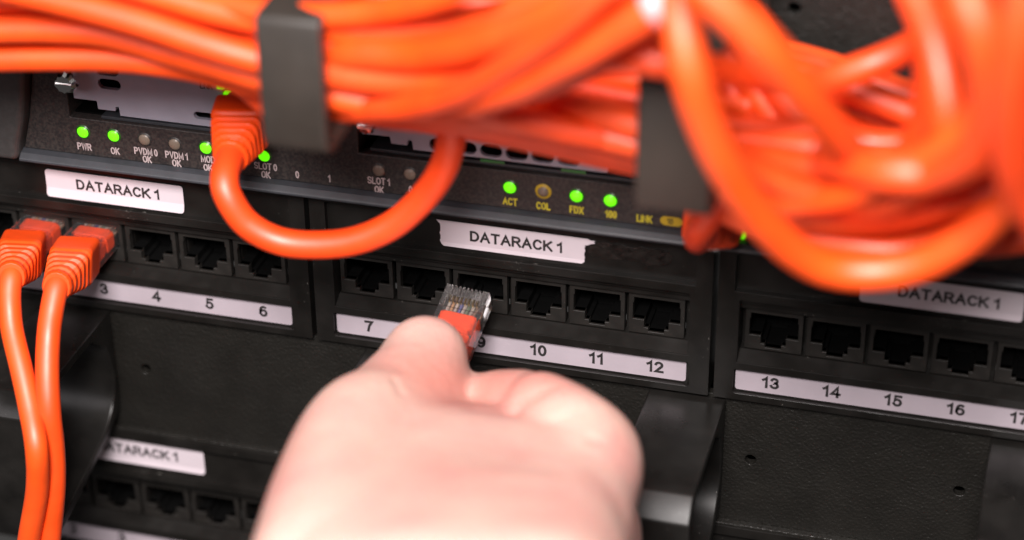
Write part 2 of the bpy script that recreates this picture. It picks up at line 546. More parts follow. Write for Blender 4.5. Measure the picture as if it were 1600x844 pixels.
proto_jack = None
def patch_panel(dx, dz, label, numbers, stickers):
    global proto_jack
    root = empty('patch_bay', (dx, 0, dz))
    tag(root, label, 'patch panel', 'patch panels')
    first = None
    for k in (-1, 0, 1):
        cx = dx + k * GRP
        if first is None:
            first = frame_section(root, cx, dz)
        else:
            copy_tree(first, root, (0, 0, 0)).location = Vector(((k + 1) * GRP, 0, 0)) * MM
        for n in range(6):
            x = cx + (n - 2.5) * PITCH
            x += 2.5 * (x - 123.6) / 439.0
            if proto_jack is None:
                proto_jack = jack_mesh(x, dz).build('jack', M['jack'], root, loc=(x, 0, dz), bevel=0.12, seg=1)
                continue
            c = proto_jack.copy()
            COL.objects.link(c)
            c.parent = root
            c.location = Vector((x - dx, 0, 0)) * MM
        st = MB()
        st.plate(rect(cx - 46.2, cx + 45.4, dz - 1.05, dz + 5.05, 0.8, 4), [], -0.15, 0.05)
        so = st.build('number_strip', M['strip'], root)
        tx = MB()
        for n in range(6):
            text(tx, str(numbers[(k + 1) * 6 + n]), cx + (n - 2.5) * PITCH * OFFS[k + 1][1] + OFFS[k + 1][0], dz + 2.05, 3.35, -0.165, 0.21, 1.2, 0.31)
        tx.build('printed_numbers', M['ink'], so)
    for (out, fold, lab, words, tcx, tcz, th) in stickers:
        sticker(root, out, fold, -0.15, 0.22, 'name_sticker', lab, words, tcx, tcz, th, 1.2, 0.27, 0.20)
    return root
OFFS = [(0.0, 1.0), (0.0, 1.0), (0.0, 1.0)]
rr = random.Random(5)
torn = [(-18.4, 36.3), (-17.9, 35.7)] + [(-17.5 + rr.uniform(-.2, .15), 35.3 - k * .42) for k in range(13)] + [(-17.2, 29.7), (-16.6, 29.2), (10, 29.15), (18.6, 29.25), (19.3, 29.8)]
torn += [(19.3 + rr.uniform(-.16, .14), 30.3 + k * .4) for k in range(11)] + [(20.2, 34.6), (20.9, 35.0), (21.8, 35.2), (21.5, 35.6), (21.9, 35.9), (20.6, 35.9), (20.1, 36.25)]
patch_panel(0, 0, 'black patch panel carrying three DATARACK 1 stickers and ports 3 to 17', list(range(1, 19)), [
    (rect(-124.2, -85.9, 28.7, 36.4, 0.9, 4), 31.2, 'white sticker with rounded corners above ports 1 to 6', 'DATARACK 1', -104.0, 33.1, 2.95),
    (torn, 30.2, 'white sticker with torn corners above ports 7 to 12', 'DATARACK 1', 2.0, 32.9, 3.0),
    (rect(86.3, 124.2, 29.0, 36.6, 0.8, 4), 30.5, 'white sticker half hidden by a hanging orange loop', 'DATARACK 1', 107.0, 33.0, 3.0)])
D2X, D2Z = -4.2, -83.7
patch_panel(D2X, D2Z, 'lower black patch panel out of focus at the bottom edge, its sticker blurred', list(range(1, 19)), [
    (rect(-126.0, -87.6, 29.4 + D2Z, 37.2 + D2Z, 0.9, 4), 31.0 + D2Z, 'white sticker partly behind the cable ring', 'DATARACK 1', -107.4, 33.9 + D2Z, 3.1)])

# torn glue beside the middle sticker: a stain on the panel
pp = [o for o in COL.objects if o.name == 'patch_bay'][0]
mb = MB()
random.seed(3)
pts = [(21.0, 35.2)] + [(22 + k * 1.6, 35.7 + random.uniform(-.5, .3)) for k in range(12)] + [(41.5, 34)] + [(40 - k * 1.7, 31.2 + random.uniform(-.7, .6)) for k in range(12)] + [(19.8, 32.2)]
mb.plate(pts, [], 0.05, 0.3)
mb.build('glue_residue', M['residue'], pp)

# ================================================================== ROUTER
rt = empty('network_router', (0, 0, 41.5))
tag(rt, 'dark grey network router with lit green lamps and two silver slot cards', 'router')
YF = -4.0
slot0 = (-113.0, -49.0, 54.6, 83.6)
slot1 = (-36.5, 60.0, 54.4, 83.6)
mb = MB()
fo = [(-126.9, 44.2), (170, 44.2), (170, 86.0), (-119.5, 86.0), (-121.0, 72), (-122.6, 62), (-124.4, 53)]
mb.plate(fo, [rect(*slot0), rect(*slot1)], YF, 8.0)
mb.box(-112.9, 169, 14.0, 16.0, 44.5, 85.8)
mb.build('face_plate', M['face'], rt, bevel=0.25)
mb = MB()                                         # chamfered lip under the face
mb.prism_x([(YF - 0.05, 44.15), (-5.6, 43.6), (-6.9, 42.3), (-6.9, 41.6), (8, 41.6), (8, 44.15)], -127.4, 170)
mb.build('lower_lip', M['lip'], rt, bevel=0.3)
mb = MB()                                         # curved end bezel, hollowed edge towards the face
edge = [(-127.6, 41.7), (-126.6, 47), (-124.8, 53), (-123.1, 62), (-121.6, 72), (-120.2, 86)]
bo = [(-175, 41.7)] + edge + [(-175, 86)]
mb.plate(bo, [], -7.4, 8.0)
mb.build('end_bezel', M['bezel'], rt, bevel=1.6, seg=4)
mb = MB()
for x0, x1, z0, z1 in (slot0, slot1):             # the bay inside each slot
    mb.box(x0 + 0.2, x1 - 0.2, 8.2, 9.0, z0, z1)
    mb.box(x0 + 0.1, x1 - 0.1, -1.0, 8.0, z0 + 0.02, z0 + 0.5)
mb.build('slot_bay', M['dark'], rt)

def stadium(cx, cz, w, h, n=6):
    r = h / 2
    out = []
    for sgn, a0 in ((1, -90), (-1, 90)):
        for k in range(n + 1):
            a = math.radians(a0 + 180 * k / n)
            out.append((cx + sgn * (w / 2 - r) + r * math.cos(a), cz + r * math.sin(a)))
    return out

# slot card 0
c0 = at(165, 190, -3.2)
mb = MB()
ol = [(-111.6, 59.6), (-105.6, 59.6), (-105.4, 59.2), (-105.3, 57.4), (-100.6, 57.4), (-100.4, 58.6), (-99.6, 58.6), (-99.4, 56.2),
      (-50, 56.2), (-50, 83), (-111.6, 83)]
a = at(170, 132, -3.2)
b = at(165, 113, -3.2)
c = at(320, 182, -3.2)
mb.plate(ol, [stadium(a.x + .1, a.z, 6.2, 2.8), stadium(b.x + .4, b.z + .5, 6.2, 2.8), stadium(c.x + 1, c.z, 8.0, 2.0), rect(-71.3, -56.0, 59.5, 72.0)], -3.2, -1.8)
card0 = mb.build('slot_card', M['silver'], rt, bevel=0.12, seg=1)
tag(card0, 'silver slot card marked LNK with a green port lamp')
mb = MB()
p = at(322, 134, -3.3)
text(mb, 'LNK', p.x, p.z, 1.9, -3.3, 0.14, 0.85, 0.24)
mb.build('lettering', M['ink'], card0)
mb = MB()
mb.box(-71.2, -56.1, -1.5, 6, 59.6, 71.9)
mb.build('port_shell', M['dark'], card0)
mb = MB()
p = at(344, 135, -3.4)
mb.box(p.x - 0.9, p.x + 0.9, -3.6, -3.0, p.z - 0.8, p.z + 2.2)
p = at(355, 147, -3.4)
mb.box(p.x - 0.5, p.x + 0.9, -3.9, -3.0, p.z - 1.6, p.z + 0.2)
mb.build('port_lamp', M['led_on'], card0)
mb = MB()
mb.box(-104.8, -50, -3.0, 6, 54.75, 55.5)
mb.build('card_rail', M['lip'], card0, bevel=0.1)
# slot card 1
mb = MB()
ol = [(-35.6, 59.2), (-31.2, 59.4), (-28.6, 59.4), (-28.3, 57.6), (-24.2, 57.6), (-24.0, 59.0), (-23.0, 59.0), (-22.8, 56.6), (25.4, 56.6), (25.4, 83), (-35.6, 83)]
hs = [stadium(-15.9 + 6.35 * k, 58.8, 5.5, 3.2) for k in range(6)] + [stadium(-18 + 6.35 * k, 64.2, 5.2, 3.0) for k in range(6)]
mb.plate(ol, hs, -3.2, -1.9)
card1 = mb.build('slot_card', M['silver'], rt, bevel=0.12, seg=1)
tag(card1, 'silver slot card with a row of oval vents under the bundle')
mb = MB()
mb.box(-34, 60, -2.6, 6, 54.6, 55.4)
mb.build('card_rail', M['lip'], card1, bevel=0.1)
mb = MB()
mb.box(-6, 0, -2.9, -2.2, 55.5, 56.2)
mb.box(14, 20, -2.9, -2.2, 55.5, 56.2)
mb.build('circuit_board', M['pcb'], card1)

def thumbscrew(parent, px, py, r=2.9):
    p = at(px, py, -6.0)
    mb = MB()
    n = 20
    prof = [(0.1, -4.6), (0.75, -4.5), (0.95, -3.2), (1.0, -1.2), (0.8, 0.0), (0.55, 0.4), (0.55, 3.2)]
    v = []
    for rr, y in prof:
        for k in range(n):
            a_ = 2 * math.pi * k / n
            q = rr * r * (1.0 + (0.10 if k % 2 else -0.06) * (0.5 < rr))
            v.append((p.x + q * math.cos(a_), p.y + y + 1.2, p.z + q * math.sin(a_)))
    f = [(i * n + k, i * n + (k + 1) % n, (i + 1) * n + (k + 1) % n, (i + 1) * n + k) for i in range(len(prof) - 1) for k in range(n)]
    f.append(tuple(range(n)))
    mb.add(v, f)
    mb.box(p.x - r * .75, p.x + r * .75, p.y - 3.75, p.y - 3.2, p.z - .3, p.z + .3)
    return mb.build('thumbscrew', M['chrome'], parent, smooth=False)
thumbscrew(card0, 108, 124)
thumbscrew(card1, 577, 189, 2.4)

def lamp(px, py, on, rim=None, r=1.65):
    p = at(px, py, YF)
    def dome(rr, h, m, nm, par):
        mb = MB()
        n, v, f = 20, [], []
        for i in range(5):
            t = i / 4 * math.pi / 2
            for k in range(n):
                a_ = 2 * math.pi * k / n
                v.append((p.x + rr * math.cos(t) * math.cos(a_), YF - 0.02 - h * math.sin(t), p.z + rr * math.cos(t) * math.sin(a_)))
        for i in range(4):
            for k in range(n):
                f.append((i * n + k, i * n + (k + 1) % n, (i + 1) * n + (k + 1) % n, (i + 1) * n + k))
        mb.add(v, f)
        return mb.build(nm, m, par, smooth=True)
    o = dome(r, 0.75, M['led_on'] if on else M['led_off'], 'status_lamp', rt)
    mb = MB()
    n = 24
    r1 = r + (0.55 if rim == 'y' else 0.28)
    v = [(p.x + q * math.cos(2 * math.pi * k / n), YF - (0.06 if q > r else 0.35), p.z + q * math.sin(2 * math.pi * k / n)) for q in (r1, r * 0.93) for k in range(n)]
    mb.add(v, [(k, (k + 1) % n, n + (k + 1) % n, n + k) for k in range(n)])
    mb.build('lamp_rim', M['rim_y'] if rim == 'y' else (M['led_rim'] if on else M['face']), o, smooth=True)
    tag(o, 'lit green status lamp' if on else 'unlit status lamp')
for px, py, on in ((130, 206, 1), (178, 212, 1), (226, 218, 0), (273, 225, 0), (322, 231, 1), (413, 243, 1), (592, 266, 0), (641, 272, 0), (797, 292.5, 1), (901, 306, 1), (954, 313, 1)):
    lamp(px, py, on)
lamp(849, 299, 0, 'y', 1.45)
lamp(1156, 365, 1, None, 1.7)
mb = MB()
for s, px, py in (('PWR', 132, 229), ('OK', 180, 236), ('PVDM 0', 228, 237), ('OK', 230, 249), ('PVDM 1', 276, 243), ('OK', 276, 255), ('MOD', 325, 249), ('OK', 325, 262),
                  ('SLOT 0', 415, 260), ('OK', 415.5, 273), ('0', 464.5, 273), ('1', 514.5, 279), ('SLOT 1', 592, 283), ('OK', 592.5, 296.5), ('0', 641.5, 296)):
    p = at(px, py, YF)
    text(mb, s, p.x, p.z, 2.0, YF - 0.03, 0.175, 0.80, 0.30)
mb.build('legend', M['legend'], rt)
mb = MB()
for s, px, py in (('ACT', 797, 315), ('COL', 849, 322), ('FDX', 901, 328), ('100', 954.5, 335), ('LINK', 1007, 342)):
    p = at(px, py, YF)
    text(mb, s, p.x, p.z, 2.0, YF - 0.03, 0.18, 0.80, 0.30)
lg = mb.build('legend', M['legend_y'], rt)
tag(lg, 'yellow printed lamp names')
mb = MB()
p = at(1049, 346, YF)
mb.plate(stadium(p.x, p.z, 5.4, 2.4, 8), [], YF - 0.05, YF + 0.1)
pill = mb.build('port_mark', M['rim_y'], rt)
mb = MB()
text(mb, '10', p.x - .3, p.z, 1.6, YF - 0.08, 0.17, 0.85, 0.26)
mb.build('lettering', M['ink'], pill)

# ================================================================== CABLE MANAGERS
def finish_ring(mb, m, parent, label):
    o = mb.build('cable_ring', m, parent, bevel=0.6, seg=3, smooth=True)
    o.data.set_sharp_from_angle(angle=math.radians(28))
    if label: tag(o, label)
    return o

def ring(parent, x0, x1, zt, zb, depth, m, label=None):
    """tall flat band bent into a closed rectangle, its corners slightly rounded"""
    h = zt - zb
    d = depth
    outer = [(0, zt), (-d * .5, zt), (-d + 2.0, zt - .1), (-d + 0.6, zt - .7), (-d, zt - 2.2), (-d, zt - h * .5), (-d, zb + 4), (-d + 1.4, zb + 1.2), (-d + 4, zb), (-d * .5, zb), (0, zb), (0, zt - h * .5)]
    t = 2.6
    inner = [(-4, zt - 3.0), (-d * .5, zt - 2.8), (-d + 5, zt - 2.8), (-d + 3.4, zt - 3.2), (-d + t, zt - 5), (-d + t, zt - h * .5), (-d + t, zb + 6), (-d + 3.4, zb + 3.4), (-d + 5.5, zb + 2.6), (-d * .5, zb + 2.6), (-4, zb + 2.8), (-4, zt - h * .5)]
    mb = MB()
    mb.loop_x(outer, inner, x0, x1)
    return finish_ring(mb, m, parent, label)

def swept_ring(parent, x0, x1, zt, m, label=None):
    """band with a flat top, a chamfered front and an inner wall sweeping forward into the floor"""
    outer = [(0, 0), (-20, 0), (-40.4, -.2), (-41.4, -.6), (-45.8, -5.6), (-46.1, -20), (-46.1, -40), (-45, -43.5), (-36, -42.4), (-18, -37.4), (-5.5, -33), (-.3, -28), (0, -13)]
    inner = [(-13, -2.7), (-20, -2.7), (-38.5, -3), (-39.7, -3.6), (-43.3, -7.5), (-43.5, -20), (-43.5, -38), (-42.5, -40.6), (-36, -39.4), (-18, -34.6), (-6.5, -29.6), (-2.2, -20.5), (-4.5, -9.0)]
    def fine(lp):
        tail = smooth_path([Vector((y, z, 0)) for y, z in lp[7:]], 5)
        return [(y, zt + z) for y, z in lp[:7]] + [(v.x, zt + v.y) for v in tail]
    mb = MB()
    mb.loop_x(fine(outer), fine(inner), x0, x1)
    return finish_ring(mb, m, parent, label)

def manager(name, x0, x1, z0, z1, label, holes):
    root = empty(name, (0, 0, z0))
    tag(root, label, 'cable manager', 'cable managers')
    mb = MB()
    def circ(x, z, r=1.45):
        return [(x + r * math.cos(2 * math.pi * k / 16), z + r * math.sin(2 * math.pi * k / 16)) for k in range(16)]
    mb.plate(rect(x0, x1, z0, z1), [circ(*h) for h in holes], 0.6, 3.0)
    mb.prism_x([(0.58, z0), (-1.2, z0), (-1.2, z0 + 0.9), (0.58, z0 + 1.1)], x0, x1)
    mb.box(x0, x1, 14, 15, z0, z1)
    mb.build('back_plate', M['leather'], root, bevel=0.2)
    return root
cm = manager('cable_manager', -180, 180, -43.0, -3.9, 'black grained cable manager with wide plastic rings below the numbered ports', [(62.6, -22.4), (114.6, -22.4), (-102.4, -22.4), (-18, -22.4)])
for xx, lb in ((-130.0, 'cable ring behind the two hanging cables'), (-38.5, 'cable ring behind the hand'), (36.3, 'cable ring right of the hand'), (120.6, 'cable ring at the right edge')):
    swept_ring(cm, xx, xx + 19.4, -4.6, M['ring'], lb)
um = manager('cable_manager', -180, 180, 86.4, 131, 'upper cable manager whose grey rings hold the orange cable bundle', [(66.4, 101.7), (-10, 101.7)])
for (pa, pb, lb) in (((-32.4, -18.4), 89.5, 'grey ring round the bundle above the SLOT 0 lamp'), ((46.4, 61.6), 85.8, 'grey ring round the bundle above the LINK mark')):
    mb = None
    o = ring(um, pa[0], pa[1], 121, pb, 72, M['ring_up'], lb)

# ================================================================== CABLES
RC = 3.1
def tube_obj(name, pts, parent=None, r=RC, n=9, m='orange'):
    mb = MB()
    mb.tube(smooth_path(pts, n), r, 16)
    return mb.build(name, M[m], parent, smooth=True)

def cable(label, path, r=RC, group='orange cables in the bundle'):
    """path: (px, py, y) or a world Vector"""
    pts = [p if isinstance(p, Vector) else at(*p) for p in path]
    o = tube_obj('patch_cable', pts, None, r)
    tag(o, label, 'cable', group)
    return o

def boot_mesh(A, B, w=12.6, h=10.6, ribs=5):
    """strain relief boot from A (plug side) to B (cable side): block then ribbed taper"""
    mb = MB()
    A, B = Vector(A), Vector(B)
    ax = (B - A).normalized()
    L = (B - A).length
    sx = Vector((1, 0, 0))
    sx = (sx - ax * sx.dot(ax)).normalized()
    sz = sx.cross(ax)
    def sec(t, ww, hh, rr):
        c = A + ax * (t * L)
        out = []
        for X_, Z_ in rect(-ww / 2, ww / 2, -hh / 2, hh / 2, min(rr, ww / 2 - .01, hh / 2 - .01), 4):
            out.append(c + sx * X_ + sz * Z_)
        return out
    secs = [(0.0, w * .93, h * .9, 1.2), (0.02, w, h, 1.4), (0.36, w, h, 1.6), (0.40, w * .97, h * .97, 2.0)]
    t0, t1 = 0.42, 0.98
    for k in range(ribs):
        u = k / (ribs - 1)
        ww = w * (0.95 - 0.27 * u)
        hh = h * (0.95 - 0.16 * u)
        rr = 2.0 + 2.3 * u
        a_ = t0 + (t1 - t0) * k / ribs
        b_ = t0 + (t1 - t0) * (k + 1) / ribs
        g = 0.86
        secs += [(a_ + .012, ww * g, hh * g, rr), (a_ + (b_ - a_) * .38, ww * g, hh * g, rr), (a_ + (b_ - a_) * .44, ww, hh, rr), (b_ - .006, ww * .98, hh * .98, rr)]
    secs.append((1.0, w * .60, h * .72, 3.5))
    rings = [sec(*s) for s in secs]
    n = len(rings[0])
    v = [p for r_ in rings for p in r_]
    f = [(i * n + k, i * n + (k + 1) % n, (i + 1) * n + (k + 1) % n, (i + 1) * n + k) for i in range(len(rings) - 1) for k in range(n)]
    f += [tuple(range(n)), tuple((len(rings) - 1) * n + k for k in range(n))]
    mb.add(v, f)
    return mb

def plug_parts(root, tip, ax, up, full=True):
    """clear 8P8C plug: tip = middle of the nose, ax = direction from nose to cable"""
    ax = Vector(ax).normalized()
    up = Vector(up)
    up = (up - ax * up.dot(ax)).normalized()
    sx = ax.cross(up)
    if sx.x < 0: sx = -sx
    tip = Vector(tip)
    def P(x, l, z): return tip + sx * x + ax * l + up * z
    def bx(mb, x0, x1, l0, l1, z0, z1):
        v = [P(x, l, z) for x in (x0, x1) for l in (l0, l1) for z in (z0, z1)]
        mb.add(v, [(0, 1, 3, 2), (4, 6, 7, 5), (0, 4, 5, 1), (2, 3, 7, 6), (0, 2, 6, 4), (1, 5, 7, 3)])
    hw, hh = 5.6, 3.2
    body = MB()
    prof = [(0.0, -hh), (0.0, hh - 1.1), (0.5, hh - .5)]          # (length, z) side outline, nose first
    prof = [(0, -hh), (0, hh - 1.0), (6.4, hh - 1.0), (6.4, hh - .2), (8.2, hh - .2), (8.2, hh), (21.5, hh), (21.5, -hh)]
    n = len(prof)
    v = [P(-hw, l, z) for l, z in prof] + [P(hw, l, z) for l, z in prof]
    f = [(i, (i + 1) % n, n + (i + 1) % n, n + i) for i in range(n)] + [tuple(range(n)), tuple(range(2 * n - 1, n - 1, -1))]
    body.add(v, f)
    for k in range(9):                                            # the comb between the contacts
        x = -4.08 + k * 1.02
        w_ = .26 if 0 < k < 8 else .26
        bx(body, x - w_, x + w_, 0.02, 4.6, hh - 1.02, hh - .02)
    bx(body, -hw + .02, -4.5, 0.02, 6.38, hh - 1.02, hh - .02)
    bx(body, 4.5, hw - .02, 0.02, 6.38, hh - 1.02, hh - .02)
    # latch tab on the underside
    vv = [P(-2.9, 2.0, -hh), P(2.9, 2.0, -hh), P(1.8, 15, -hh - 3.6), P(-1.8, 15, -hh - 3.6), P(-2.9, 2.0, -hh - 1.0), P(2.9, 2.0, -hh - 1.0), P(1.8, 15, -hh - 4.6), P(-1.8, 15, -hh - 4.6)]
    body.add(vv, [(0, 1, 2, 3), (7, 6, 5, 4), (0, 4, 5, 1), (1, 5, 6, 2), (2, 6, 7, 3), (3, 7, 4, 0)])
    bo = body.build('plug', M['clear'], root, bevel=0.18)
    tag(bo, 'clear plastic plug')
    g = MB()
    for k in range(8):
        x = -3.57 + k * 1.02
        bx(g, x - .17, x + .17, 2.6, 4.5, hh - 1.75, hh - .7)
    g.build('contacts', M['gold'], bo)
    cols = ['wire_white', 'wire_orange', 'wire_white', 'wire_blue', 'wire_white', 'wire_green', 'wire_white', 'wire_brown']
    for k in range(8):
        x = -3.57 + k * 1.02
        wmb = MB()
        wmb.tube([P(x, 2.4, 0.6), P(x, 5, 0.6), P(x * .95, 7.5, 0.4), P(x * .85, 10, 0.1)], .42, 8)
        wmb.build('wire', M[cols[k]], bo, smooth=True)
    jm = MB()                                                     # jacket end crimped inside the plug
    hw2, z2 = 4.7, 2.3
    v = []
    for l, s_ in ((7.4, .92), (7.9, 1.0), (11.4, 1.0), (11.8, .86), (13.0, .86), (13.4, 1.0), (22.5, 1.0)):
        v += [P(a_ * s_, l, b_ * s_) for a_, b_ in rect(-hw2, hw2, -z2, z2, 1.0, 3)]
    m_ = 16
    f = [(i * m_ + k, i * m_ + (k + 1) % m_, (i + 1) * m_ + (k + 1) % m_, (i + 1) * m_ + k) for i in range(6) for k in range(m_)] + [tuple(range(m_)), tuple(6 * m_ + k for k in range(m_))]
    jm.add(v, f)
    jm.build('crimped_jacket', M['core'], bo)
    return P

def plugged_cable(label, tip, bootA, bootB, path, group=None, w=12.6, h=10.6, r=RC):
    root = empty('patch_cable', tip)
    tag(root, label, 'cable', group)
    plug_parts(root, tip, Vector(bootA) - Vector(tip), (0, 0, 1))
    b = boot_mesh(bootA, bootB, w, h).build('boot', M['boot'], root, bevel=0.0, smooth=False)
    e = b.modifiers.new('bevel', 'BEVEL')
    e.width = 0.2 * MM
    e.segments = 2
    e.limit_method = 'ANGLE'
    e.angle_limit = math.radians(28)
    B, A = Vector(bootB), Vector(bootA)
    ax = (B - A).normalized()
    tube_obj('jacket', [B - ax * 6, B - ax * 1.0] + [at(*p) if not isinstance(p, Vector) else p for p in path], root, r)
    return root

# two cables plugged into ports 2 and 3, hanging down at the left
gp = 'cables plugged into the left ports'
x3 = -112.8
plugged_cable('orange cable plugged into port 3, the right of the two hanging at left', (x3, 9.5, 16.9), (x3 - 0.5, -8.0, 16.6), at(88, 449, -36),
              [(82, 480, -39), (76, 525, -43), (74, 585, -49), (77, 645, -53), (83, 705, -54), (84, 765, -55), (77, 844, -56), (70, 920, -57)], gp, w=11.0, h=10.2, r=2.95)
x2 = -127.9
plugged_cable('orange cable plugged beside port 3, the left of the two hanging at left', (x2, 9.5, 16.9), (x2 - 0.7, -8.0, 16.4), at(17, 434, -35),
              [(15, 465, -38), (19, 515, -43), (33, 575, -49), (46, 635, -54), (57, 700, -60), (58, 765, -60), (45, 844, -60), (36, 920, -60)], gp, w=11.0, h=10.2, r=2.85)

# the loop that hangs from the slot card across the router
plugged_cable('orange cable plugged into the slot card, hanging as a U loop across the first divider', at(382, 178, -8) + (at(382, 178, -8) - at(360, 247, -27)).normalized() * 13, at(382, 178, -8), at(360, 247, -27),
              [(351, 276, -34), (357, 308, -37), (386, 350, -37), (434, 376, -36), (490, 383, -35), (556, 376, -34), (616, 350, -33), (664, 306, -33), (693, 262, -34), (704, 222, -36), (708, 180, -38), (735, 150, -36), (800, 150, -33)],
              w=13.0, h=11.5, r=3.4)
# boot plugged into the port at the end of the router, right
plugged_cable('orange cable plugged in beside the yellow 10 mark under the right ring', at(1130, 318, 2), at(1118, 338, -10), at(1099, 364, -24),
              [(1090, 374, -33), (1098, 356, -43), (1128, 314, -46), (1185, 262, -44), (1240, 215, -40)], w=13.2, h=11.0)

# --- bundle, seen from the left edge to the first ring
G = 'orange cables in the bundle'
def rightward(pts): return pts
cable('lowest orange cable at the upper left, sagging gently into the left ring', [(-160, 100, -46), (-40, 93, -46), (80, 90, -46), (190, 92, -46), (300, 106, -47), (400, 132, -48), (500, 152, -50), (600, 168, -52), (720, 178, -55), (860, 196, -56), (1000, 226, -56), (1100, 246, -54), (1190, 262, -50)])
cable('second orange cable from below at the upper left edge', [(-160, 48, -50), (-40, 47, -50), (80, 46, -50), (170, 54, -50), (260, 80, -52), (350, 104, -56), (420, 124, -58), (520, 150, -62), (640, 165, -62), (760, 150, -66), (850, 130, -70), (930, 96, -72), (1000, 60, -70), (1080, 20, -66)])
cable('orange cable slanting down from the top left corner over the others', [(-40, -28, -60), (60, -6, -60), (150, 16, -61), (240, 42, -62), (330, 72, -63), (400, 92, -63), (470, 106, -63), (560, 122, -66), (660, 128, -70), (760, 112, -76), (860, 72, -80), (960, 22, -84), (1060, -40, -88)])
cable('orange cable high at the top left, dipping behind the grey ring', [(60, -60, -58), (160, -34, -58), (250, -8, -58), (340, 18, -59), (420, 32, -60), (500, 44, -62), (600, 50, -64), (700, 40, -66), (800, 18, -70), (900, -30, -72)])
cable('thick looking orange cable rising to the white glare at top centre', [(-140, 66, -32), (60, 62, -32), (230, 72, -33), (340, 104, -35), (418, 146, -37), (460, 140, -40), (540, 138, -48), (630, 150, -60), (720, 158, -74), (790, 140, -86), (860, 106, -92), (940, 62, -96), (1020, 14, -98), (1090, -30, -98)], 3.5)
sl = MB()  # pale sleeve added to imitate the glare on this cable
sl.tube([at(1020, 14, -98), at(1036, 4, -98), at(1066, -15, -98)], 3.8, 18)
sl.build('glare_sleeve', M['paper'], [o for o in COL.objects if str(o.get('label', '')).startswith('thick looking')][0], smooth=True)
cable('orange cable above the thick one, rising from the left ring to the top edge', [(-140, 24, -40), (60, 26, -40), (210, 40, -41), (310, 64, -43), (400, 88, -48), (480, 92, -56), (560, 84, -66), (650, 86, -72), (740, 72, -82), (830, 36, -90), (920, -10, -94), (1000, -60, -94)], 3.4)
cable('orange cable running under the bundle to the right ring, lowest at centre', [(-140, 76, -22), (60, 70, -22), (230, 84, -23), (335, 102, -24), (424, 158, -33), (500, 160, -40), (600, 178, -44), (700, 188, -46), (800, 202, -46), (900, 222, -46), (1000, 244, -46), (1090, 262, -44), (1170, 275, -40)])
cable('dark shaded orange cable crossing under the rising one at centre', [(-140, 54, -30), (60, 52, -30), (250, 74, -32), (450, 108, -36), (640, 120, -40), (740, 128, -46), (830, 150, -50), (900, 168, -54), (980, 192, -58), (1060, 212, -58), (1150, 230, -52), (1260, 250, -46)])
cable('orange cable crossing the top of the right ring, then climbing to the upper right', [(-140, 12, -34), (60, 14, -34), (250, 30, -36), (450, 52, -40), (640, 66, -46), (740, 74, -54), (830, 82, -64), (910, 86, -76), (985, 90, -83), (1060, 100, -82), (1160, 116, -70), (1260, 130, -52), (1340, 108, -44), (1420, 74, -42), (1480, 30, -46), (1530, -30, -48)])
for lb, pth, rr_ in (
    ('slim orange cable falling across the others just right of the left ring', [(-140, 30, -43), (60, 34, -43), (220, 54, -44), (345, 88, -48), (440, 116, -54), (510, 118, -58), (600, 122, -64), (690, 150, -66), (780, 180, -64), (880, 204, -60), (985, 222, -54), (1080, 240, -46)], 2.7),
    ('slim orange cable dipping from the left ring to the middle of the right ring', [(-140, 4, -46), (60, 4, -46), (220, 14, -47), (330, 34, -50), (430, 60, -56), (510, 70, -62), (620, 78, -58), (740, 108, -54), (860, 150, -52), (985, 176, -50), (1090, 190, -44)], 2.7),
    ('slim orange cable along the underside of the bundle above the oval vents', [(-140, 84, -16), (60, 80, -16), (225, 90, -17), (330, 104, -18), (424, 156, -30), (510, 166, -32), (620, 182, -33), (740, 202, -35), (860, 226, -38), (985, 254, -40), (1090, 272, -36)], 2.7),
    ('orange cable at the top edge just right of the left ring', [(-140, -34, -52), (60, -36, -52), (220, -24, -53), (330, 0, -57), (420, 20, -62), (510, 24, -66), (600, 16, -70), (690, -4, -76), (760, -36, -80)], 2.8),
    ('slim orange cable rising steeply across the others towards the white glare', [(-140, 50, -26), (60, 54, -26), (230, 78, -27), (340, 104, -29), (440, 176, -46), (540, 172, -58), (640, 166, -72), (730, 140, -84), (810, 92, -94), (890, 34, -100), (960, -30, -102)], 2.7),
    ('dim orange cable passing behind the right ring near its middle', [(-140, 60, -14), (60, 58, -14), (250, 70, -14), (430, 96, -18), (620, 112, -22), (740, 122, -24), (860, 134, -26), (960, 150, -28), (1060, 172, -30), (1160, 200, -32)], 3.1),
    ('dim orange cable passing behind the right ring near its top', [(-140, 40, -14), (60, 38, -14), (250, 46, -14), (430, 66, -16), (640, 84, -20), (760, 96, -22), (880, 108, -24), (980, 124, -26), (1080, 140, -28), (1180, 168, -32)], 3.1)):
    cable(lb, pth, rr_)
# --- filler inside the bundle, out of reach of the eye
random.seed(11)
FILL = 'orange cable deep inside the bundle behind the grey rings'
for i in range(20):
    row, colm = divmod(i, 5)
    y0 = -11 - row * 5.4
    z0 = 92.6 + colm * 7.0 + (row % 2) * 2.0
    ph = random.uniform(0, 6.28)
    pts = []
    for k in range(-5, 6):
        x = k * 38.0
        e = 0.0 if x < 60 else min(14.0, (x - 60) * 0.30)
        pts.append(Vector((x, y0 + 1.6 * math.sin(ph + k * 1.3), z0 + 1.6 * math.cos(ph * 1.7 + k * 1.1) - e)))
    if colm > 1:
        pts = [p for p in pts if p.x < 45] + [Vector((56, y0 - 2, z0 - 12)), Vector((78, y0 - 8, z0 - 34)), Vector((104, y0 - 12, z0 - 39)), Vector((132, y0 - 12, z0 - 32)), Vector((170, y0 - 12, z0 - 10))]
    o = tube_obj('patch_cable', pts, None, RC, 7)
    tag(o, FILL, 'cable', 'orange cables filling the bundle')

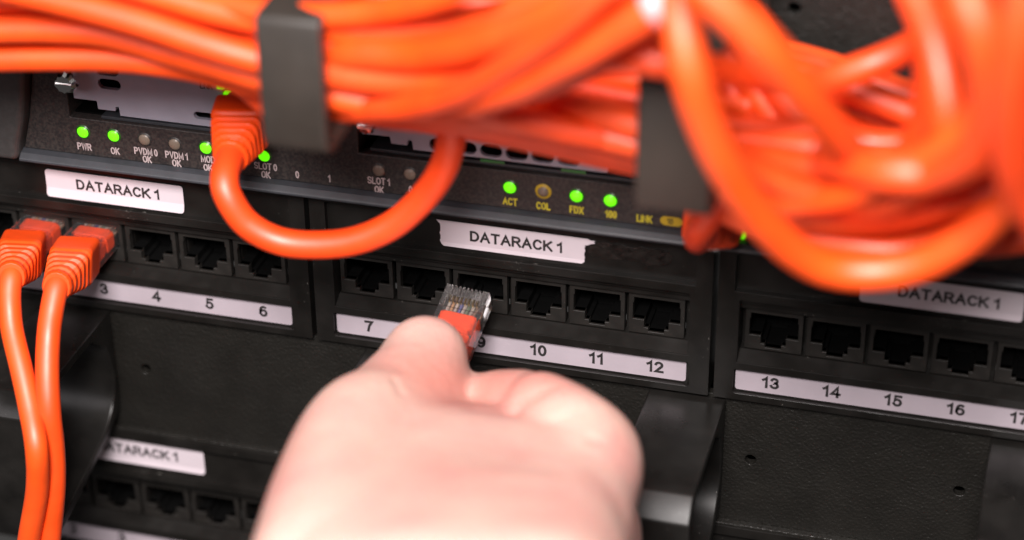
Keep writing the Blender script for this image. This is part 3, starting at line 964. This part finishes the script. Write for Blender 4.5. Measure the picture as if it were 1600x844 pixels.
# --- right hand fan of loops
cable('nearest pale orange loop sweeping down from the right ring and back up at right', [(1090, -60, -96), (1062, -10, -100), (1067, 50, -104), (1080, 120, -106), (1102, 190, -104), (1136, 264, -100), (1182, 332, -94), (1238, 390, -88), (1296, 420, -84), (1370, 426, -82), (1445, 410, -82), (1515, 370, -84), (1575, 318, -86), (1640, 260, -88)], 3.5, 'orange loops at right')
cable('orange cable running diagonally from the top edge to the right bundle', [(1050, -110, -112), (1090, -30, -114), (1152, 28, -114), (1210, 90, -112), (1262, 152, -106), (1308, 214, -96), (1355, 258, -84), (1430, 272, -78), (1520, 250, -80), (1620, 210, -86)], 3.4, 'orange loops at right')
cable('orange cable coming straight down at right between dark gaps', [(1400, -80, -84), (1430, -10, -86), (1458, 60, -88), (1474, 130, -92), (1480, 190, -94), (1470, 250, -92), (1420, 300, -86), (1340, 318, -80), (1260, 310, -74), (1190, 280, -66)], 3.3, 'orange loops at right')
cable('pale orange cable dropping near the top right corner', [(1480, -90, -114), (1505, -20, -116), (1530, 50, -118), (1546, 120, -116), (1545, 190, -112), (1520, 245, -106), (1460, 270, -98), (1380, 268, -96), (1290, 246, -84)], 3.6, 'orange loops at right')
cable('pinkish orange cable along the right edge, closest to the viewer', [(1640, -100, -124), (1610, -20, -126), (1590, 70, -126), (1580, 160, -122), (1586, 240, -116), (1600, 300, -110), (1640, 360, -104)], 3.8, 'orange loops at right')
cable('orange cable in the small lower loop with the pale highlight at right', [(1180, 340, -56), (1240, 395, -64), (1320, 428, -70), (1400, 418, -74), (1480, 392, -76), (1545, 352, -76), (1620, 300, -74)], 3.3, 'orange loops at right')
cable('orange cable level across the middle of the right bundle', [(1120, 232, -60), (1200, 250, -66), (1280, 262, -72), (1370, 262, -74), (1460, 250, -74), (1540, 228, -72), (1640, 196, -70)], 3.2, 'orange loops at right')
cable('orange cable level across the lower right bundle', [(1130, 290, -58), (1210, 322, -68), (1300, 338, -72), (1390, 336, -74), (1480, 318, -74), (1560, 296, -72), (1650, 262, -70)], 3.2, 'orange loops at right')
cable('orange cable under the level ones, darkened by them, at lower right', [(1140, 330, -46), (1220, 366, -54), (1310, 378, -58), (1400, 372, -60), (1480, 350, -60), (1550, 322, -58), (1650, 290, -56)], 3.2, 'orange loops at right')
for lb, pth, rr_ in (
    ('slim orange cable slanting from the long pale loop up to the right edge', [(1150, 300, -62), (1230, 318, -76), (1320, 306, -86), (1410, 270, -94), (1490, 216, -98), (1560, 150, -100), (1640, 70, -100)], 2.7),
    ('slim orange cable curling under the middle of the right bundle', [(1120, 210, -58), (1180, 262, -70), (1260, 300, -80), (1350, 308, -84), (1440, 288, -84), (1520, 262, -82), (1640, 236, -78)], 2.6),
    ('reddish orange cable standing upright beside the dark gap at upper right', [(1425, -60, -70), (1440, 10, -70), (1452, 80, -70), (1450, 150, -70), (1436, 214, -68), (1390, 262, -64), (1300, 284, -58)], 3.0),
    ('slim orange cable crossing low through the right bundle above the sticker', [(1170, 330, -52), (1240, 362, -62), (1330, 384, -66), (1420, 388, -66), (1500, 362, -66), (1570, 316, -68), (1650, 250, -70)], 2.7)):
    cable(lb, pth, rr_, 'orange loops at right')
for k, (dy, yy) in enumerate(((0, -40), (34, -42), (68, -44), (106, -44), (18, -52), (52, -54))):
    o = cable(FILL + ' at right', [(1080, 196 + dy * .8, yy), (1180, 206 + dy, yy), (1280, 212 + dy * 1.2, yy - 2), (1380, 226 + dy * 1.25, yy - 2), (1480, 216 + dy * 1.25, yy - 2), (1580, 196 + dy * 1.25, yy), (1680, 170 + dy * 1.2, yy)], 3.2, 'orange cables filling the right bundle')

# ================================================================== HELD PLUG AND CABLE
hp_tip = at(734, 462, -6.0)
hp_ax = Vector((-0.075, -0.93, -0.37)).normalized()
hroot = empty('patch_cable', hp_tip)
tag(hroot, 'clear plug on an orange cable pinched between thumb and finger before port 9', 'cable')
plug_parts(hroot, hp_tip, hp_ax, (0.03, -0.37, 0.93))
bA = hp_tip + hp_ax * 20.5
bB = hp_tip + hp_ax * 46
boot_mesh(bA, bB, 11.8, 8.6).build('boot', M['boot'], hroot)
tube_obj('jacket', [bB - hp_ax * 5, bB, bB + Vector((2, -14, -10)), bB + Vector((4, -30, -30)), bB + Vector((4, -44, -66)), bB + Vector((0, -52, -120)), bB + Vector((-6, -54, -180))], hroot)

# ================================================================== HAND
def hand():
    mb = MB()
    def blob(pts, rs, n=8):
        P = smooth_path(pts, n)
        R_ = []
        for i in range(len(rs) - 1):
            R_ += [rs[i] + (rs[i + 1] - rs[i]) * k / n for k in range(n)]
        R_.append(rs[-1])
        # round ends
        d0 = (P[0] - P[1]).normalized()
        d1 = (P[-1] - P[-2]).normalized()
        E0 = [(P[0] + d0 * R_[0] * s, R_[0] * math.sqrt(max(0.0, 1 - s * s))) for s in (.98, .85, .6, .3)]
        E1 = [(P[-1] + d1 * R_[-1] * s, R_[-1] * math.sqrt(max(0.0, 1 - s * s))) for s in (.3, .6, .85, .98)]
        P2 = [e[0] for e in E0] + P + [e[0] for e in E1]
        R2 = [e[1] for e in E0] + R_ + [e[1] for e in E1]
        mb.tube(P2, R2, 18)
    A = at
    # thumb: tip on the boot, joints back towards the wrist
    blob([A(664, 560, -38), A(646, 608, -48), A(606, 654, -62), A(562, 684, -76), A(528, 780, -100), A(508, 900, -128)], [10.5, 12.6, 13.2, 13.4, 14.6, 16])
    # index finger: knuckle at right, curling back to the plug
    blob([A(744, 636, -38), A(784, 632, -43), A(820, 632, -48)], [7.8, 8.4, 8.3])
    blob([A(846, 640, -53), A(888, 672, -59), A(924, 716, -66), A(908, 790, -84), A(884, 900, -112)], [9.0, 10.4, 11.6, 11.9, 14.0])
    # web and back of the hand between thumb and index: one dense sheet, so that no ridges show
    rows = [([A(630, 672, -60), A(715, 684, -54), A(800, 688, -53), A(866, 700, -58)], [10.5, 8.5, 8.0, 9.0]),
            ([A(590, 720, -76), A(700, 726, -72), A(800, 732, -70), A(890, 750, -72)], [13.5, 13.0, 12.0, 11.5]),
            ([A(556, 790, -96), A(680, 795, -92), A(790, 800, -90), A(886, 812, -92)], [15.0, 15.0, 14.0, 12.5]),
            ([A(545, 870, -118), A(670, 870, -114), A(790, 875, -112), A(880, 885, -113)], [16.5, 17, 16, 14]),
            ([A(560, 960, -138), A(680, 960, -136), A(780, 960, -134), A(856, 960, -132)], [18, 19, 18, 17])]
    cols_ = [smooth_path([r_[0][c_] for r_ in rows], 7) for c_ in range(4)]
    rad_ = [smooth_path([Vector((r_[1][c_], 0, 0)) for r_ in rows], 7) for c_ in range(4)]
    for k in range(len(cols_[0])):
        blob([cols_[c_][k] for c_ in range(4)], [rad_[c_][k].x for c_ in range(4)], 5)
    # the other fingers, folded below the index
    dn = Vector((0, 0, -1))
    mid = [A(770, 690, -40), A(850, 700, -46), A(915, 770, -60), A(900, 860, -86), A(870, 960, -116)]
    off = Vector((2, 3, -10))
    blob([p + off for p in mid], [7.4, 8.4, 10.0, 10.6, 13])
    blob([p + off * 2.7 + Vector((-3, -3, 0)) for p in mid], [7.2, 8.2, 9.6, 10.2, 12.5])
    blob([p + off * 4.2 + Vector((-8, -8, 0)) for p in mid], [6.2, 7.0, 8.2, 9.0, 11.5])
    # palm and wrist
    w0 = A(700, 960, -134)
    blob([A(640, 880, -110) + Vector((0, 4, -16)), w0 + Vector((8, 4, -24)), w0 + Vector((10, -28, -40))], [18, 24, 24])
    blob([A(860, 900, -112) + Vector((0, 4, -22)), w0 + Vector((20, 4, -34)), w0 + Vector((16, -28, -44))], [17, 22, 23])
    # forearm
    blob([w0 + Vector((8, -10, -28)), w0 + Vector((16, -50, -60)), w0 + Vector((24, -110, -110)), w0 + Vector((34, -220, -200))], [27, 27, 32, 38])
    o = mb.build('person', M['skin'], None, loc=A(700, 760, -80))
    rm = o.modifiers.new('fuse', 'REMESH')
    rm.mode = 'VOXEL'
    rm.voxel_size = 0.0009
    sm = o.modifiers.new('soften', 'SMOOTH')
    sm.factor = 0.5
    sm.iterations = 40
    dg = bpy.context.evaluated_depsgraph_get()
    me = bpy.data.meshes.new_from_object(o.evaluated_get(dg))
    o.modifiers.clear()
    o.data = me
    for p in me.polygons:
        p.use_smooth = True
    if not me.materials:
        me.materials.append(M['skin'])
    # creases over the joints and in the web of the thumb, faint tendons: real relief
    def poly(*p): return smooth_path([A(*q) for q in p], 8)
    folds = [(poly((872, 588, -56), (846, 604, -59), (820, 622, -61), (800, 636, -62)), 1.4, -2.2), (poly((592, 604, -66), (640, 592, -68), (690, 590, -68), (728, 600, -62)), 0.9, -0.55), (poly((582, 622, -68), (640, 610, -70), (700, 608, -70), (732, 622, -64)), 0.9, -0.5),
             (poly((600, 580, -58), (650, 572, -60), (710, 574, -58)), 0.8, -0.4), (poly((740, 650, -66), (800, 668, -66), (868, 700, -70)), 1.6, -0.9),
             (poly((752, 604, -50), (772, 598, -52), (790, 598, -52)), 0.7, -0.35), (poly((890, 632, -66), (930, 652, -72), (972, 690, -74)), 1.0, -0.5), (poly((880, 650, -68), (918, 676, -74), (955, 718, -76)), 1.0, -0.45),
             (poly((520, 668, -88), (560, 700, -92), (590, 745, -96)), 1.3, -0.45), (poly((500, 690, -90), (540, 728, -96), (565, 775, -104)), 1.3, -0.4),
             (poly((640, 700, -84), (700, 740, -88), (760, 750, -88)), 1.6, -0.5), (poly((620, 800, -114), (720, 780, -108), (840, 770, -102)), 3.0, 0.7), (poly((560, 844, -130), (620, 760, -104), (660, 690, -84)), 3.0, 0.6)]
    base_ = o.location / MM
    for v in me.vertices:
        p = v.co / MM + base_
        if p.y > -30 or p.y < -150:
            continue
        s_ = 0.0
        for pl, wd, amp in folds:
            d2 = min((p.x - q.x) ** 2 + (p.y - q.y) ** 2 * .35 + (p.z - q.z) ** 2 for q in pl)
            if d2 < 9 * wd * wd:
                s_ += amp * math.exp(-d2 / (wd * wd))
        if s_:
            v.co = v.co + v.normal * (max(-2.3, s_) * MM)
    at_ = me.attributes.new('ruddy', 'FLOAT', 'POINT')
    base = o.location / MM
    spots = [(A(520, 760, -96), 20, 0.16), (A(760, 800, -110), 26, 0.12), (A(700, 575, -56), 11, 0.42), (A(640, 580, -58), 10, 0.35), (A(845, 612, -56), 9, 0.5), (A(770, 600, -46), 13, 0.55), (A(425, 770, -100), 12, 0.4), (A(975, 720, -66), 14, 0.2)]
    for i, v in enumerate(me.vertices):
        p = v.co / MM + base
        s = 0.0
        for c_, rad, k in spots:
            d = (p - c_).length / rad
            if d < 2.2:
                s += k * math.exp(-d * d)
        at_.data[i].value = min(0.8, s)
    tag(o, 'bare right hand reaching in from below, pinching a clear plug', 'person')
hand()
